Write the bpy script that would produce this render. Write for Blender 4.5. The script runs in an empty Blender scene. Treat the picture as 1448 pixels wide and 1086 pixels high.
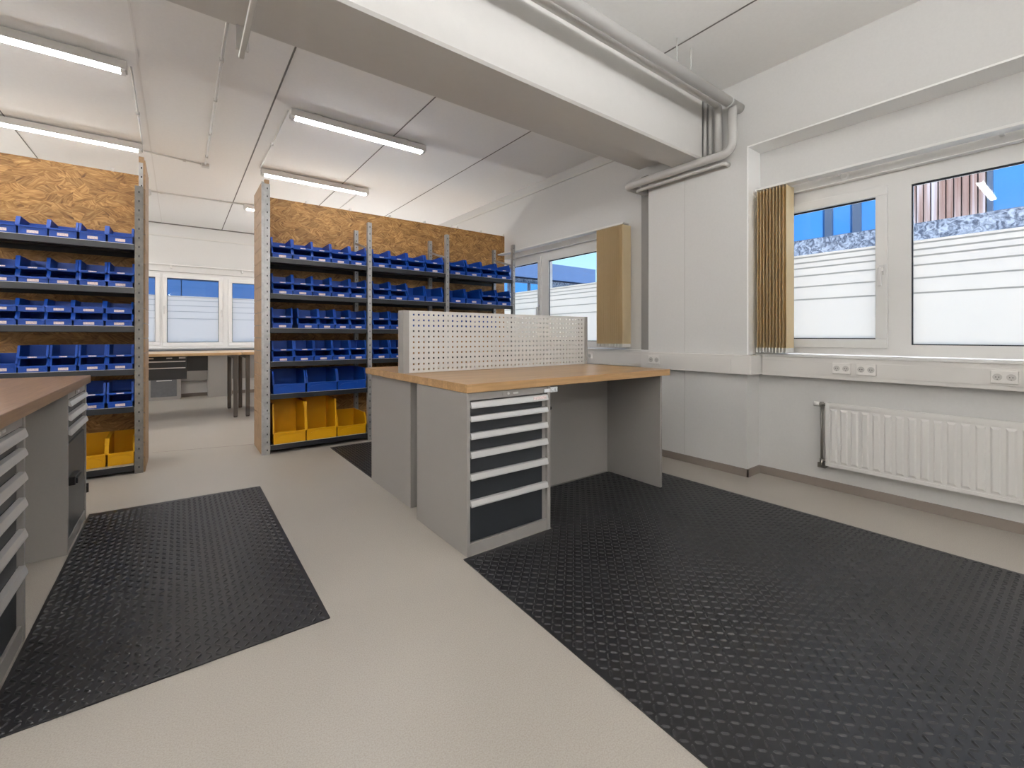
import bpy, bmesh, math, random
from mathutils import Vector, Matrix
random.seed(7)
SC = bpy.context.scene
COL = SC.collection
ORG = {}                      # object name -> world origin

# ------------------------------------------------------------------ materials
def lin(c):
    return tuple(((v/255)/12.92 if v/255 <= .04045 else ((v/255+.055)/1.055)**2.4) for v in c)

def newmat(name):
    m = bpy.data.materials.new(name); m.use_nodes = True
    nt = m.node_tree
    return m, nt, nt.nodes['Principled BSDF'], nt.nodes, nt.links

def N(ns, t, **kw):
    n = ns.new(t)
    for k, v in kw.items(): setattr(n, k, v)
    return n

def mat(name, rgb, rough=.5, metal=0.0, noise=0.0, nscale=30, bump=0.0, spec=None, trans=0.0):
    m, nt, b, ns, ls = newmat(name)
    c = lin(rgb)
    b.inputs['Base Color'].default_value = (*c, 1)
    b.inputs['Roughness'].default_value = rough
    b.inputs['Metallic'].default_value = metal
    if spec is not None: b.inputs['Specular IOR Level'].default_value = spec
    if trans: b.inputs['Transmission Weight'].default_value = trans
    if noise or bump:
        tc = N(ns, 'ShaderNodeTexCoord')
        nz = N(ns, 'ShaderNodeTexNoise'); nz.inputs['Scale'].default_value = nscale; nz.inputs['Detail'].default_value = 4
        ls.new(tc.outputs['Object'], nz.inputs['Vector'])
        if noise:
            r = N(ns, 'ShaderNodeValToRGB')
            r.color_ramp.elements[0].position = .3; r.color_ramp.elements[1].position = .7
            r.color_ramp.elements[0].color = (*[v*(1-noise) for v in c], 1)
            r.color_ramp.elements[1].color = (*[min(1, v*(1+noise)) for v in c], 1)
            ls.new(nz.outputs['Fac'], r.inputs['Fac']); ls.new(r.outputs['Color'], b.inputs['Base Color'])
        if bump:
            bp = N(ns, 'ShaderNodeBump'); bp.inputs['Strength'].default_value = bump; bp.inputs['Distance'].default_value = .003
            ls.new(nz.outputs['Fac'], bp.inputs['Height']); ls.new(bp.outputs['Normal'], b.inputs['Normal'])
    return m

M = {}
M['wall'] = mat('painted_plaster', (213, 212, 210), .85, noise=.015, nscale=60, bump=.06)
M['ceil'] = mat('ceiling_paint', (242, 241, 239), .9, noise=.012, nscale=40)
M['beam'] = mat('beam_paint', (212, 210, 207), .8, noise=.01, nscale=20)
M['joint'] = mat('ceiling_joint', (118, 115, 112), .8)
M['jointw'] = mat('ceiling_joint_filled', (232, 230, 227), .8)
M['base'] = mat('grey_skirting', (134, 124, 116), .55)
M['pipe'] = mat('pipe_paint', (196, 194, 191), .38)
M['conduit'] = mat('conduit_plastic', (214, 212, 208), .5)
M['steel'] = mat('cabinet_grey_paint', (147, 143, 139), .42, noise=.01, nscale=90)
M['dark'] = mat('drawer_anthracite', (40, 43, 47), .45, noise=.05, nscale=60)
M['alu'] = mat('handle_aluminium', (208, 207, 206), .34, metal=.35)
M['galv'] = mat('galvanised_steel', (172, 171, 169), .42, metal=.55, noise=.14, nscale=25)
M['galvd'] = mat('galvanised_steel_dull', (122, 118, 112), .6, metal=.3, noise=.16, nscale=25)
M['shelf'] = mat('shelf_anthracite', (30, 32, 36), .4, noise=.06, nscale=30)
M['blue'] = mat('blue_plastic', (6, 66, 158), .42, spec=.35)
M['yellow'] = mat('yellow_plastic', (218, 160, 10), .42, spec=.35)
M['pvc'] = mat('window_pvc', (226, 225, 223), .38)
M['white'] = mat('window_lit_white', (246, 246, 245), .4)  # whiter than the wall, standing in for window light
M['gasket'] = mat('window_gasket', (32, 36, 44), .6)
M['trunk'] = mat('trunking_plastic', (222, 219, 215), .45)
M['sock'] = mat('socket_plastic', (232, 229, 225), .3)
M['sockd'] = mat('socket_recess', (196, 193, 189), .5)
M['black'] = mat('black_plastic', (20, 20, 22), .4)
M['rad'] = mat('radiator_enamel', (226, 224, 221), .35)
M['chrome'] = mat('valve_metal', (140, 136, 130), .3, metal=.8)
M['greyduct'] = mat('grey_duct', (150, 148, 145), .5)
M['peg'] = mat('pegboard_paint', (205, 202, 198), .45)
M['lampbody'] = mat('lamp_housing', (215, 213, 210), .45)
M['deskleg'] = mat('desk_leg_steel', (98, 96, 94), .35, metal=.5)
M['counter'] = mat('dark_counter', (92, 93, 96), .3, noise=.1, nscale=20)
M['clear'] = mat('clear_plastic', (225, 228, 232), .15)
M['rackwood'] = mat('bottom_board', (176, 156, 128), .6, noise=.12, nscale=25)
M['extwall'] = mat('outside_render', (206, 210, 216), .9)
M['roofdark'] = mat('roof_membrane', (120, 120, 120), .9)
M['exframe'] = mat('outside_window_frame', (66, 80, 104), .4)
M['ground'] = mat('outside_paving', (215, 214, 210), .9, noise=.05, nscale=3)

def emis(name, rgb, s):
    m, nt, b, ns, ls = newmat(name)
    b.inputs['Base Color'].default_value = (*rgb, 1)
    b.inputs['Emission Color'].default_value = (*rgb, 1); b.inputs['Emission Strength'].default_value = s
    return m
LAMP = 26.0
M['tube'] = emis('lamp_diffuser_lit', (1.0, 1.0, 1.0), LAMP)

M['filltube'] = emis('fill_uplight_lit', (1.0, 1.0, 1.0), LAMP*1.2)  # glow of the unseen lamps added for brightness

def mat_floor():
    m, nt, b, ns, ls = newmat('speckled_vinyl')
    tc = N(ns, 'ShaderNodeTexCoord')
    n1 = N(ns, 'ShaderNodeTexNoise'); n1.inputs['Scale'].default_value = 230; n1.inputs['Detail'].default_value = 3
    n2 = N(ns, 'ShaderNodeTexNoise'); n2.inputs['Scale'].default_value = 1.6; n2.inputs['Detail'].default_value = 5
    r1 = N(ns, 'ShaderNodeValToRGB'); e = r1.color_ramp.elements
    e[0].position = .30; e[0].color = (*lin((160, 153, 144)), 1)
    e[1].position = .62; e[1].color = (*lin((176, 170, 161)), 1)
    r2 = N(ns, 'ShaderNodeValToRGB'); e = r2.color_ramp.elements
    e[0].position = .3; e[0].color = (.94, .94, .94, 1); e[1].position = .7; e[1].color = (1, 1, 1, 1)
    mx = N(ns, 'ShaderNodeMix', data_type='RGBA', blend_type='MULTIPLY'); mx.inputs[0].default_value = 1
    for n in (n1, n2): ls.new(tc.outputs['Object'], n.inputs['Vector'])
    ls.new(n1.outputs['Fac'], r1.inputs['Fac']); ls.new(n2.outputs['Fac'], r2.inputs['Fac'])
    ls.new(r1.outputs['Color'], mx.inputs[6]); ls.new(r2.outputs['Color'], mx.inputs[7])
    ls.new(mx.outputs[2], b.inputs['Base Color'])
    b.inputs['Roughness'].default_value = .36
    b.inputs['Specular IOR Level'].default_value = .45
    bp = N(ns, 'ShaderNodeBump'); bp.inputs['Strength'].default_value = .015; bp.inputs['Distance'].default_value = .001
    ls.new(n1.outputs['Fac'], bp.inputs['Height']); ls.new(bp.outputs['Normal'], b.inputs['Normal'])
    return m
M['floor'] = mat_floor()

def mat_rubber():
    m, nt, b, ns, ls = newmat('black_rubber')
    tc = N(ns, 'ShaderNodeTexCoord')
    n1 = N(ns, 'ShaderNodeTexNoise'); n1.inputs['Scale'].default_value = 3; n1.inputs['Detail'].default_value = 4
    r1 = N(ns, 'ShaderNodeValToRGB'); e = r1.color_ramp.elements
    e[0].position = .3; e[0].color = (*lin((26, 26, 28)), 1); e[1].position = .7; e[1].color = (*lin((32, 32, 35)), 1)
    ls.new(tc.outputs['Object'], n1.inputs['Vector']); ls.new(n1.outputs['Fac'], r1.inputs['Fac'])
    ls.new(r1.outputs['Color'], b.inputs['Base Color'])
    b.inputs['Roughness'].default_value = .36
    return m
M['rubber'] = mat_rubber()

def mat_oak(name, a, c, axis=0):
    """butcher-block worktop: staves along one axis"""
    m, nt, b, ns, ls = newmat(name)
    tc = N(ns, 'ShaderNodeTexCoord')
    mp = N(ns, 'ShaderNodeMapping')
    if axis == 1: mp.inputs['Rotation'].default_value = (0, 0, math.pi/2)
    br = N(ns, 'ShaderNodeTexBrick')
    br.inputs['Scale'].default_value = 1; br.inputs['Brick Width'].default_value = .42; br.inputs['Row Height'].default_value = .045
    br.inputs['Mortar Size'].default_value = 0.0006; br.inputs['Bias'].default_value = 0
    br.inputs['Color1'].default_value = (*lin(a), 1); br.inputs['Color2'].default_value = (*lin(c), 1)
    br.inputs['Mortar'].default_value = (*[v*.75 for v in lin(a)], 1)
    mp2 = N(ns, 'ShaderNodeMapping'); mp2.inputs['Scale'].default_value = (3, 60, 60)
    gr = N(ns, 'ShaderNodeTexNoise'); gr.inputs['Scale'].default_value = 1.4; gr.inputs['Detail'].default_value = 6
    rr = N(ns, 'ShaderNodeValToRGB'); e = rr.color_ramp.elements
    e[0].position = .35; e[0].color = (.80, .78, .75, 1); e[1].position = .65; e[1].color = (1.05, 1.03, 1.0, 1)
    mx = N(ns, 'ShaderNodeMix', data_type='RGBA', blend_type='MULTIPLY'); mx.inputs[0].default_value = .9
    ls.new(tc.outputs['Object'], mp.inputs['Vector']); ls.new(mp.outputs['Vector'], br.inputs['Vector'])
    ls.new(mp.outputs['Vector'], mp2.inputs['Vector']); ls.new(mp2.outputs['Vector'], gr.inputs['Vector'])
    ls.new(gr.outputs['Fac'], rr.inputs['Fac']); ls.new(br.outputs['Color'], mx.inputs[6]); ls.new(rr.outputs['Color'], mx.inputs[7])
    ls.new(mx.outputs[2], b.inputs['Base Color']); b.inputs['Roughness'].default_value = .33
    return m
M['oak'] = mat_oak('oak_worktop', (184, 148, 106), (170, 135, 93), 0)
M['oak2'] = mat_oak('oak_worktop_shaded', (152, 122, 94), (138, 109, 82), 1)  # same oak, darkened for the weaker light on the side bench
M['desktop'] = mat('desk_oak', (190, 160, 120), .3, noise=.08, nscale=12)

def mat_osb(name='osb_board', plane='xz'):
    m, nt, b, ns, ls = newmat(name)
    tc = N(ns, 'ShaderNodeTexCoord')
    # warp
    nz = N(ns, 'ShaderNodeTexNoise'); nz.inputs['Scale'].default_value = 5; nz.inputs['Detail'].default_value = 2
    ls.new(tc.outputs['Object'], nz.inputs['Vector'])
    wp = N(ns, 'ShaderNodeVectorMath', operation='MULTIPLY_ADD')
    wp.inputs[1].default_value = (.10, .10, .10)
    ls.new(nz.outputs['Color'], wp.inputs[0]); ls.new(tc.outputs['Object'], wp.inputs[2])
    vo = N(ns, 'ShaderNodeTexVoronoi'); vo.inputs['Scale'].default_value = 14
    mp = N(ns, 'ShaderNodeMapping'); mp.inputs['Scale'].default_value = (.75, 1, 1.35)
    ls.new(wp.outputs[0], mp.inputs['Vector']); ls.new(mp.outputs['Vector'], vo.inputs['Vector'])
    sp = N(ns, 'ShaderNodeSeparateColor'); ls.new(vo.outputs['Color'], sp.inputs['Color'])
    an = N(ns, 'ShaderNodeMapRange'); an.inputs['To Min'].default_value = -1.0; an.inputs['To Max'].default_value = 1.0
    ls.new(sp.outputs[0], an.inputs['Value'])
    rot = N(ns, 'ShaderNodeVectorRotate', rotation_type='AXIS_ANGLE'); rot.inputs['Axis'].default_value = (0, 1, 0)
    ls.new(wp.outputs[0], rot.inputs['Vector']); ls.new(an.outputs[0], rot.inputs['Angle'])
    st = N(ns, 'ShaderNodeMapping'); st.inputs['Scale'].default_value = (8, 50, 78)
    ls.new(rot.outputs['Vector'], st.inputs['Vector'])
    n2 = N(ns, 'ShaderNodeTexNoise'); n2.inputs['Scale'].default_value = 1.0; n2.inputs['Detail'].default_value = 3; n2.inputs['Distortion'].default_value = .6
    ls.new(st.outputs['Vector'], n2.inputs['Vector'])
    r = N(ns, 'ShaderNodeValToRGB'); e = r.color_ramp.elements
    e[0].position = .26; e[0].color = (*lin((100, 66, 30)), 1)
    e[1].position = .72; e[1].color = (*lin((206, 166, 106)), 1)
    x = e.new(.42); x.color = (*lin((158, 114, 62)), 1)
    x = e.new(.56); x.color = (*lin((180, 136, 80)), 1)
    ls.new(n2.outputs['Fac'], r.inputs['Fac'])
    r2 = N(ns, 'ShaderNodeValToRGB'); e = r2.color_ramp.elements
    e[0].position = 0; e[0].color = (.70, .66, .62, 1); e[1].position = 1; e[1].color = (1.08, 1.06, 1.03, 1)
    ls.new(sp.outputs[1], r2.inputs['Fac'])
    mx = N(ns, 'ShaderNodeMix', data_type='RGBA', blend_type='MULTIPLY'); mx.inputs[0].default_value = 1
    ls.new(r.outputs['Color'], mx.inputs[6]); ls.new(r2.outputs['Color'], mx.inputs[7])
    ls.new(mx.outputs[2], b.inputs['Base Color']); b.inputs['Roughness'].default_value = .6
    return m
M['osb'] = mat_osb()
M['plank'] = mat('pale_board', (152, 122, 90), .6, noise=.16, nscale=18)

def mat_glass():
    m = bpy.data.materials.new('window_glass'); m.use_nodes = True
    nt = m.node_tree; ns, ls = nt.nodes, nt.links; ns.clear()
    o = N(ns, 'ShaderNodeOutputMaterial'); t = N(ns, 'ShaderNodeBsdfTransparent'); g = N(ns, 'ShaderNodeBsdfGlossy')
    g.inputs['Roughness'].default_value = .02; t.inputs['Color'].default_value = (.95, .975, 1, 1)
    mx = N(ns, 'ShaderNodeMixShader'); mx.inputs[0].default_value = .022
    ls.new(t.outputs[0], mx.inputs[1]); ls.new(g.outputs[0], mx.inputs[2]); ls.new(mx.outputs[0], o.inputs['Surface'])
    return m
M['glass'] = mat_glass()

def mat_film(name='frosted_film', k=1.0):
    m = bpy.data.materials.new(name); m.use_nodes = True
    nt = m.node_tree; ns, ls = nt.nodes, nt.links; ns.clear()
    o = N(ns, 'ShaderNodeOutputMaterial'); t = N(ns, 'ShaderNodeBsdfTranslucent'); d = N(ns, 'ShaderNodeBsdfDiffuse')
    t.inputs['Color'].default_value = (1.0*k, .93*k, .85*k, 1); d.inputs['Color'].default_value = (.95*k, .96*k, .97*k, 1)
    mx = N(ns, 'ShaderNodeMixShader'); mx.inputs[0].default_value = .12
    ls.new(t.outputs[0], mx.inputs[1]); ls.new(d.outputs[0], mx.inputs[2]); ls.new(mx.outputs[0], o.inputs['Surface'])
    return m
M['film'] = mat_film()
M['filmline'] = mat_film('frosted_film_line', .68)

def mat_fabric():
    m = bpy.data.materials.new('blind_fabric'); m.use_nodes = True
    nt = m.node_tree; ns, ls = nt.nodes, nt.links; ns.clear()
    o = N(ns, 'ShaderNodeOutputMaterial'); t = N(ns, 'ShaderNodeBsdfTranslucent'); d = N(ns, 'ShaderNodeBsdfDiffuse')
    c = (*lin((236, 220, 186)), 1)
    t.inputs['Color'].default_value = c; d.inputs['Color'].default_value = c
    mx = N(ns, 'ShaderNodeMixShader'); mx.inputs[0].default_value = .65
    ls.new(t.outputs[0], mx.inputs[1]); ls.new(d.outputs[0], mx.inputs[2]); ls.new(mx.outputs[0], o.inputs['Surface'])
    return m
M['fabric'] = mat_fabric()

def mat_clad():
    m, nt, b, ns, ls = newmat('weathered_cladding')
    tc = N(ns, 'ShaderNodeTexCoord')
    mp = N(ns, 'ShaderNodeMapping'); mp.inputs['Scale'].default_value = (0, 7.5, .25)
    ls.new(tc.outputs['Object'], mp.inputs['Vector'])
    n = N(ns, 'ShaderNodeTexNoise'); n.inputs['Scale'].default_value = 1.7; n.inputs['Detail'].default_value = 4
    ls.new(mp.outputs['Vector'], n.inputs['Vector'])
    r = N(ns, 'ShaderNodeValToRGB'); e = r.color_ramp.elements
    e[0].position = .35; e[0].color = (*lin((112, 78, 66)), 1); e[1].position = .62; e[1].color = (*lin((172, 164, 172)), 1)
    x = e.new(.5); x.color = (*lin((146, 124, 120)), 1)
    ls.new(n.outputs['Fac'], r.inputs['Fac']); ls.new(r.outputs['Color'], b.inputs['Base Color'])
    b.inputs['Roughness'].default_value = .8
    return m
M['clad'] = mat_clad()

def mat_stone(name, c0, c1, scale):
    m, nt, b, ns, ls = newmat(name)
    tc = N(ns, 'ShaderNodeTexCoord')
    v = N(ns, 'ShaderNodeTexNoise'); v.inputs['Scale'].default_value = scale; v.inputs['Detail'].default_value = 5; v.inputs['Distortion'].default_value = 1.5
    r = N(ns, 'ShaderNodeValToRGB'); e = r.color_ramp.elements
    e[0].position = .40; e[0].color = (*lin(c0), 1); e[1].position = .64; e[1].color = (*lin(c1), 1)
    ls.new(tc.outputs['Object'], v.inputs['Vector']); ls.new(v.outputs['Fac'], r.inputs['Fac'])
    ls.new(r.outputs['Color'], b.inputs['Base Color']); b.inputs['Roughness'].default_value = .85
    return m
M['stone'] = mat_stone('mottled_stone', (54, 64, 84), (140, 150, 168), 13)
M['panelblue'] = mat('blue_facade_panel', (50, 86, 136), .4, noise=.05, nscale=4)
M['fascia'] = mat('slate_fascia', (74, 98, 140), .5, noise=.03, nscale=3)
M['skyglass'] = mat('blue_reflecting_glass', (56, 116, 182), .12, noise=.06, nscale=1.5)

# ------------------------------------------------------------------ mesh builder
class MB:
    def __init__(s): s.bm = bmesh.new(); s.mi = 0
    def face(s, vs):
        f = s.bm.faces.new(vs); f.material_index = s.mi; return f
    def box(s, x0, x1, y0, y1, z0, z1):
        v = [s.bm.verts.new(p) for p in ((x0,y0,z0),(x1,y0,z0),(x1,y1,z0),(x0,y1,z0),(x0,y0,z1),(x1,y0,z1),(x1,y1,z1),(x0,y1,z1))]
        for q in ((0,3,2,1),(4,5,6,7),(0,1,5,4),(1,2,6,5),(2,3,7,6),(3,0,4,7)): s.face([v[i] for i in q])
        return s
    def hexa(s, pts):
        v = [s.bm.verts.new(p) for p in pts]
        for q in ((0,3,2,1),(4,5,6,7),(0,1,5,4),(1,2,6,5),(2,3,7,6),(3,0,4,7)): s.face([v[i] for i in q])
        return s
    def prism(s, poly, axis, a, b):
        """extrude a 2-D polygon along axis ('x','y','z') from a to b"""
        def P(p, t):
            return {'x': (t, p[0], p[1]), 'y': (p[0], t, p[1]), 'z': (p[0], p[1], t)}[axis]
        A = [s.bm.verts.new(P(p, a)) for p in poly]; B = [s.bm.verts.new(P(p, b)) for p in poly]
        n = len(poly)
        s.face(A[::-1]); s.face(B)
        for i in range(n): s.face([A[i], A[(i+1) % n], B[(i+1) % n], B[i]])
        return s
    def tube(s, path, r, n=14, cap=True):
        pts = [Vector(p) for p in path]; rings = []
        up = None
        for i, p in enumerate(pts):
            t = ((pts[min(i+1, len(pts)-1)] - p).normalized() + (p - pts[max(i-1, 0)]).normalized()).normalized()
            if up is None:
                up = Vector((0,0,1)) if abs(t.z) < .9 else Vector((1,0,0))
            u = (up - t*up.dot(t)).normalized(); w = t.cross(u); up = u
            rings.append([s.bm.verts.new(p + r*(math.cos(2*math.pi*k/n)*u + math.sin(2*math.pi*k/n)*w)) for k in range(n)])
        for a, b in zip(rings, rings[1:]):
            for k in range(n):
                f = s.face([a[k], a[(k+1) % n], b[(k+1) % n], b[k]]); f.smooth = True
        if cap: s.face(rings[0][::-1]); s.face(rings[-1])
        return s
    def plate(s, w, h, nx, nz, px, pz, hx, hz, t=.0015, round_=False):
        """perforated plate in the xz plane, lower-left at the origin"""
        mx = (w - nx*px)/2; mz = (h - nz*pz)/2
        xs = ([0.0] if mx > 1e-6 else []) + [mx + i*px for i in range(nx+1)] + ([w] if mx > 1e-6 else [])
        zs = ([0.0] if mz > 1e-6 else []) + [mz + j*pz for j in range(nz+1)] + ([h] if mz > 1e-6 else [])
        g = {}
        for i, x in enumerate(xs):
            for j, z in enumerate(zs): g[i, j] = s.bm.verts.new((x, 0, z))
        ox = 1 if mx > 1e-6 else 0; oz = 1 if mz > 1e-6 else 0
        fs = []
        for i in range(len(xs)-1):
            for j in range(len(zs)-1):
                c = [g[i, j], g[i+1, j], g[i+1, j+1], g[i, j+1]]
                if ox <= i < ox+nx and oz <= j < oz+nz:
                    cx = (xs[i]+xs[i+1])/2; cz = (zs[j]+zs[j+1])/2
                    k = [s.bm.verts.new((cx+a*hx/2, 0, cz+b*hz/2)) for a, b in ((-1,-1),(1,-1),(1,1),(-1,1))]
                    for q in range(4): fs.append(s.face([c[q], c[(q+1) % 4], k[(q+1) % 4], k[q]]))
                else: fs.append(s.face(c))
        s.bm.normal_update()
        bmesh.ops.solidify(s.bm, geom=fs, thickness=-t)
        return s
    def move(s, v):
        bmesh.ops.translate(s.bm, verts=s.bm.verts, vec=v); return s
    def xf(s, m):
        bmesh.ops.transform(s.bm, matrix=m, verts=s.bm.verts); return s

def wo(o):
    return ORG.get(o.name, Vector((0,0,0)))

def obj(name, mb, mats, parent=None, origin=None, local=False, bevel=0, smooth=False):
    bm = mb.bm
    bmesh.ops.recalc_face_normals(bm, faces=bm.faces)
    me = bpy.data.meshes.new(name)
    if not isinstance(mats, (list, tuple)): mats = [mats]
    o = bpy.data.objects.new(name, me); COL.objects.link(o)
    if parent is not None:
        base = wo(parent); o.parent = parent; ORG[o.name] = base
        if not local: bmesh.ops.translate(bm, verts=bm.verts, vec=-base)
    else:
        if origin is not None:
            base = Vector(origin)
            if not local: bmesh.ops.translate(bm, verts=bm.verts, vec=-base)
            o.location = base; ORG[o.name] = base
        else: ORG[o.name] = Vector((0,0,0))
    bm.to_mesh(me); bm.free()
    for m in mats: me.materials.append(m)
    if smooth:
        for p in me.polygons: p.use_smooth = True
    if bevel:
        b = o.modifiers.new('bevel', 'BEVEL'); b.width = bevel; b.segments = 2; b.limit_method = 'ANGLE'; b.angle_limit = math.radians(50)
    return o

def thing(name, label, cat, loc, group=None, rz=0):
    o = bpy.data.objects.new(name, None); COL.objects.link(o)
    o.location = loc; o.rotation_euler = (0, 0, rz); o.empty_display_size = .1
    ORG[o.name] = Vector(loc) if rz == 0 else Vector((0,0,0))
    o['label'] = label; o['category'] = cat
    if group: o['group'] = group
    return o

def tag(o, label, cat, group=None, kind=None):
    if label: o['label'] = label
    if cat: o['category'] = cat
    if group: o['group'] = group
    if kind: o['kind'] = kind
    return o

def struct(name, mb, mats, label=None, **k):
    o = obj(name, mb, mats, **k); o['kind'] = 'structure'
    if label: o['label'] = label
    return o

def arc(c, a, b, n=6):
    """quarter bend from point a to b around corner c (a, b tangent points)"""
    c, a, b = Vector(c), Vector(a), Vector(b)
    o = a + b - c
    return [o + (a-o)*math.cos(t*math.pi/2/n) + (b-o)*math.sin(t*math.pi/2/n) for t in range(n+1)]

# ------------------------------------------------------------------ dimensions
X1, X2 = 3.62, 3.82            # pier face, niche wall face
CZ = 3.17                      # ceiling
YF = 10.2                      # far wall
XL, YB = -6.0, -4.0
SILL, WTOP = .975, 2.24

# ------------------------------------------------------------------ room shell
struct('floor', MB().box(XL-.3, X2+.3, YB-.3, YF+.3, -.2, 0), M['floor'])
struct('ceiling', MB().box(XL-.3, X2+.35, YB-.3, YF+.35, CZ, CZ+.25), M['ceil'])
w = MB()
w.box(X1, X2+.3, 1.70, 2.63, 0, CZ)                     # pier
w.box(X1, X2+.3, -.8, 1.70, 2.632, CZ)                  # lintel over the niche
w.box(X2, X2+.3, -.8, 1.70, 0, SILL-.01)                # parapet
w.box(X2, X2+.3, -.8, 1.70, WTOP, 2.632)
w.box(X2, X2+.3, 1.60, 1.70, SILL-.01, WTOP)
w.box(X1, X2+.3, YB, -.8, 0, CZ)
w.box(X2, X2+.3, 2.63, YF, 0, SILL-.01)
w.box(X2, X2+.3, 2.63, YF, WTOP, CZ)
w.box(X2, X2+.3, 2.63, 3.06, SILL-.01, WTOP)
w.box(X2, X2+.3, 7.0, YF, SILL-.01, WTOP)
struct('wall_right', w, M['wall'])
w = MB()
FS, FT = .915, 2.30
w.box(XL, X2+.3, YF, YF+.3, 0, FS); w.box(XL, X2+.3, YF, YF+.3, FT, CZ)
w.box(XL, -2.0, YF, YF+.3, FS, FT); w.box(2.5, X2+.3, YF, YF+.3, FS, FT)
struct('wall_far', w, M['wall'])
struct('wall_left', MB().box(XL-.3, XL, YB-.3, YF+.3, 0, CZ), M['wall'])
struct('wall_back', MB().box(XL-.3, X2+.3, YB-.3, YB, 0, CZ), M['wall'])

b = MB()
b.box(X1-.012, X1, 1.688, 2.63, 0, .062); b.box(X1-.012, X2, 1.688, 1.70, 0, .062)
b.box(X2-.012, X2, -.8, 1.688, 0, .062); b.box(X1-.012, X2, -.8, -.788, 0, .062); b.box(X1-.012, X1, YB, -.8, 0, .062)
b.box(X2-.012, X2, 2.63, YF, 0, .062)
struct('baseboard_right', b, M['base'])
struct('baseboard_far', MB().box(XL, X2, YF-.012, YF, 0, .062), M['base'])

# ceiling joints
for i, (x, wd, mm) in enumerate(((-1.30, .008, 'joint'), (-.245, .012, 'jointw'), (.662, .012, 'joint'), (1.757, .010, 'joint'), (2.812, .010, 'joint'), (-2.4, .010, 'joint'))):
    struct('trim_%d' % (i+1), MB().box(x-wd/2, x+wd/2, YB, YF, CZ-.003, CZ), M[mm])
struct('trim_7', MB().box(XL, X2, YF-.03, YF, CZ-.015, CZ), M['joint'])
struct('trim_8', MB().box(XL, X2-.02, YF-.022, YF, 2.93, 2.96).box(X2-.022, X2, 2.64, YF, 3.04, 3.065), M['conduit'])
# concrete beam (downstand and shallower back ledge)
bm_ = MB().prism([(2.026, 2.623), (2.040, 2.609), (2.283, 2.609), (2.283, CZ), (2.026, CZ)], 'x', XL, 3.52)
bm_.box(XL, 3.56, 2.283, 2.694, 2.729, CZ)
struct('trim_9', bm_, M['beam'], label='white painted concrete beam crossing the ceiling')
# pier seam, grey vertical strip behind the pier, floor weld seam
struct('trim_10', MB().box(X1-.002, X1, 2.246, 2.250, .98, 2.55).box(X1-.002, X1, 2.246, 2.250, .07, .815), M['pipe'])
struct('trim_11', MB().box(X2-.03, X2, 2.755, 2.84, .97, 2.75), M['greyduct'], label='grey vertical duct strip beside the pier')
struct('trim_12', MB().hexa([(-.21,5.49,0),(.65,5.28,0),(.65,5.286,0),(-.21,5.496,0),(-.21,5.49,.001),(.65,5.28,.001),(.65,5.286,.001),(-.21,5.496,.001)]), M['base'])

struct('trim_14', MB().box(X1-.004, X2+.001, -.8, 1.70, 2.620, 2.632).box(X1-.004, X2+.001, 1.690, 1.702, .972, 2.620), M['white'], label='whitened facing around the window niche, imitating window light')  # facing whitened to imitate window light on the reveal
struct('trim_15', MB().box(X2-.001, 3.869, -.79, 1.60, WTOP-.006, WTOP-.0005).box(X2-.001, 3.869, 3.061, 6.99, WTOP-.006, WTOP-.0005), M['white'])  # window light on the head soffit, put in as whiter strips
# ------------------------------------------------------------------ windows
def lines_film(mb, box, s0, s1, zb, zt, lines, d0):
    zs = [zb] + sorted(lines) + [zt]
    for q in lines:
        mb.mi = 1; box(mb, s0, s1, q-.005, q+.005, d0, d0+.0008)
    mb.mi = 0
    for a, c in zip(zs, zs[1:]):
        box(mb, s0, s1, a + (.005 if a != zb else 0), c - (.005 if c != zt else 0), d0, d0+.0008)

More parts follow.
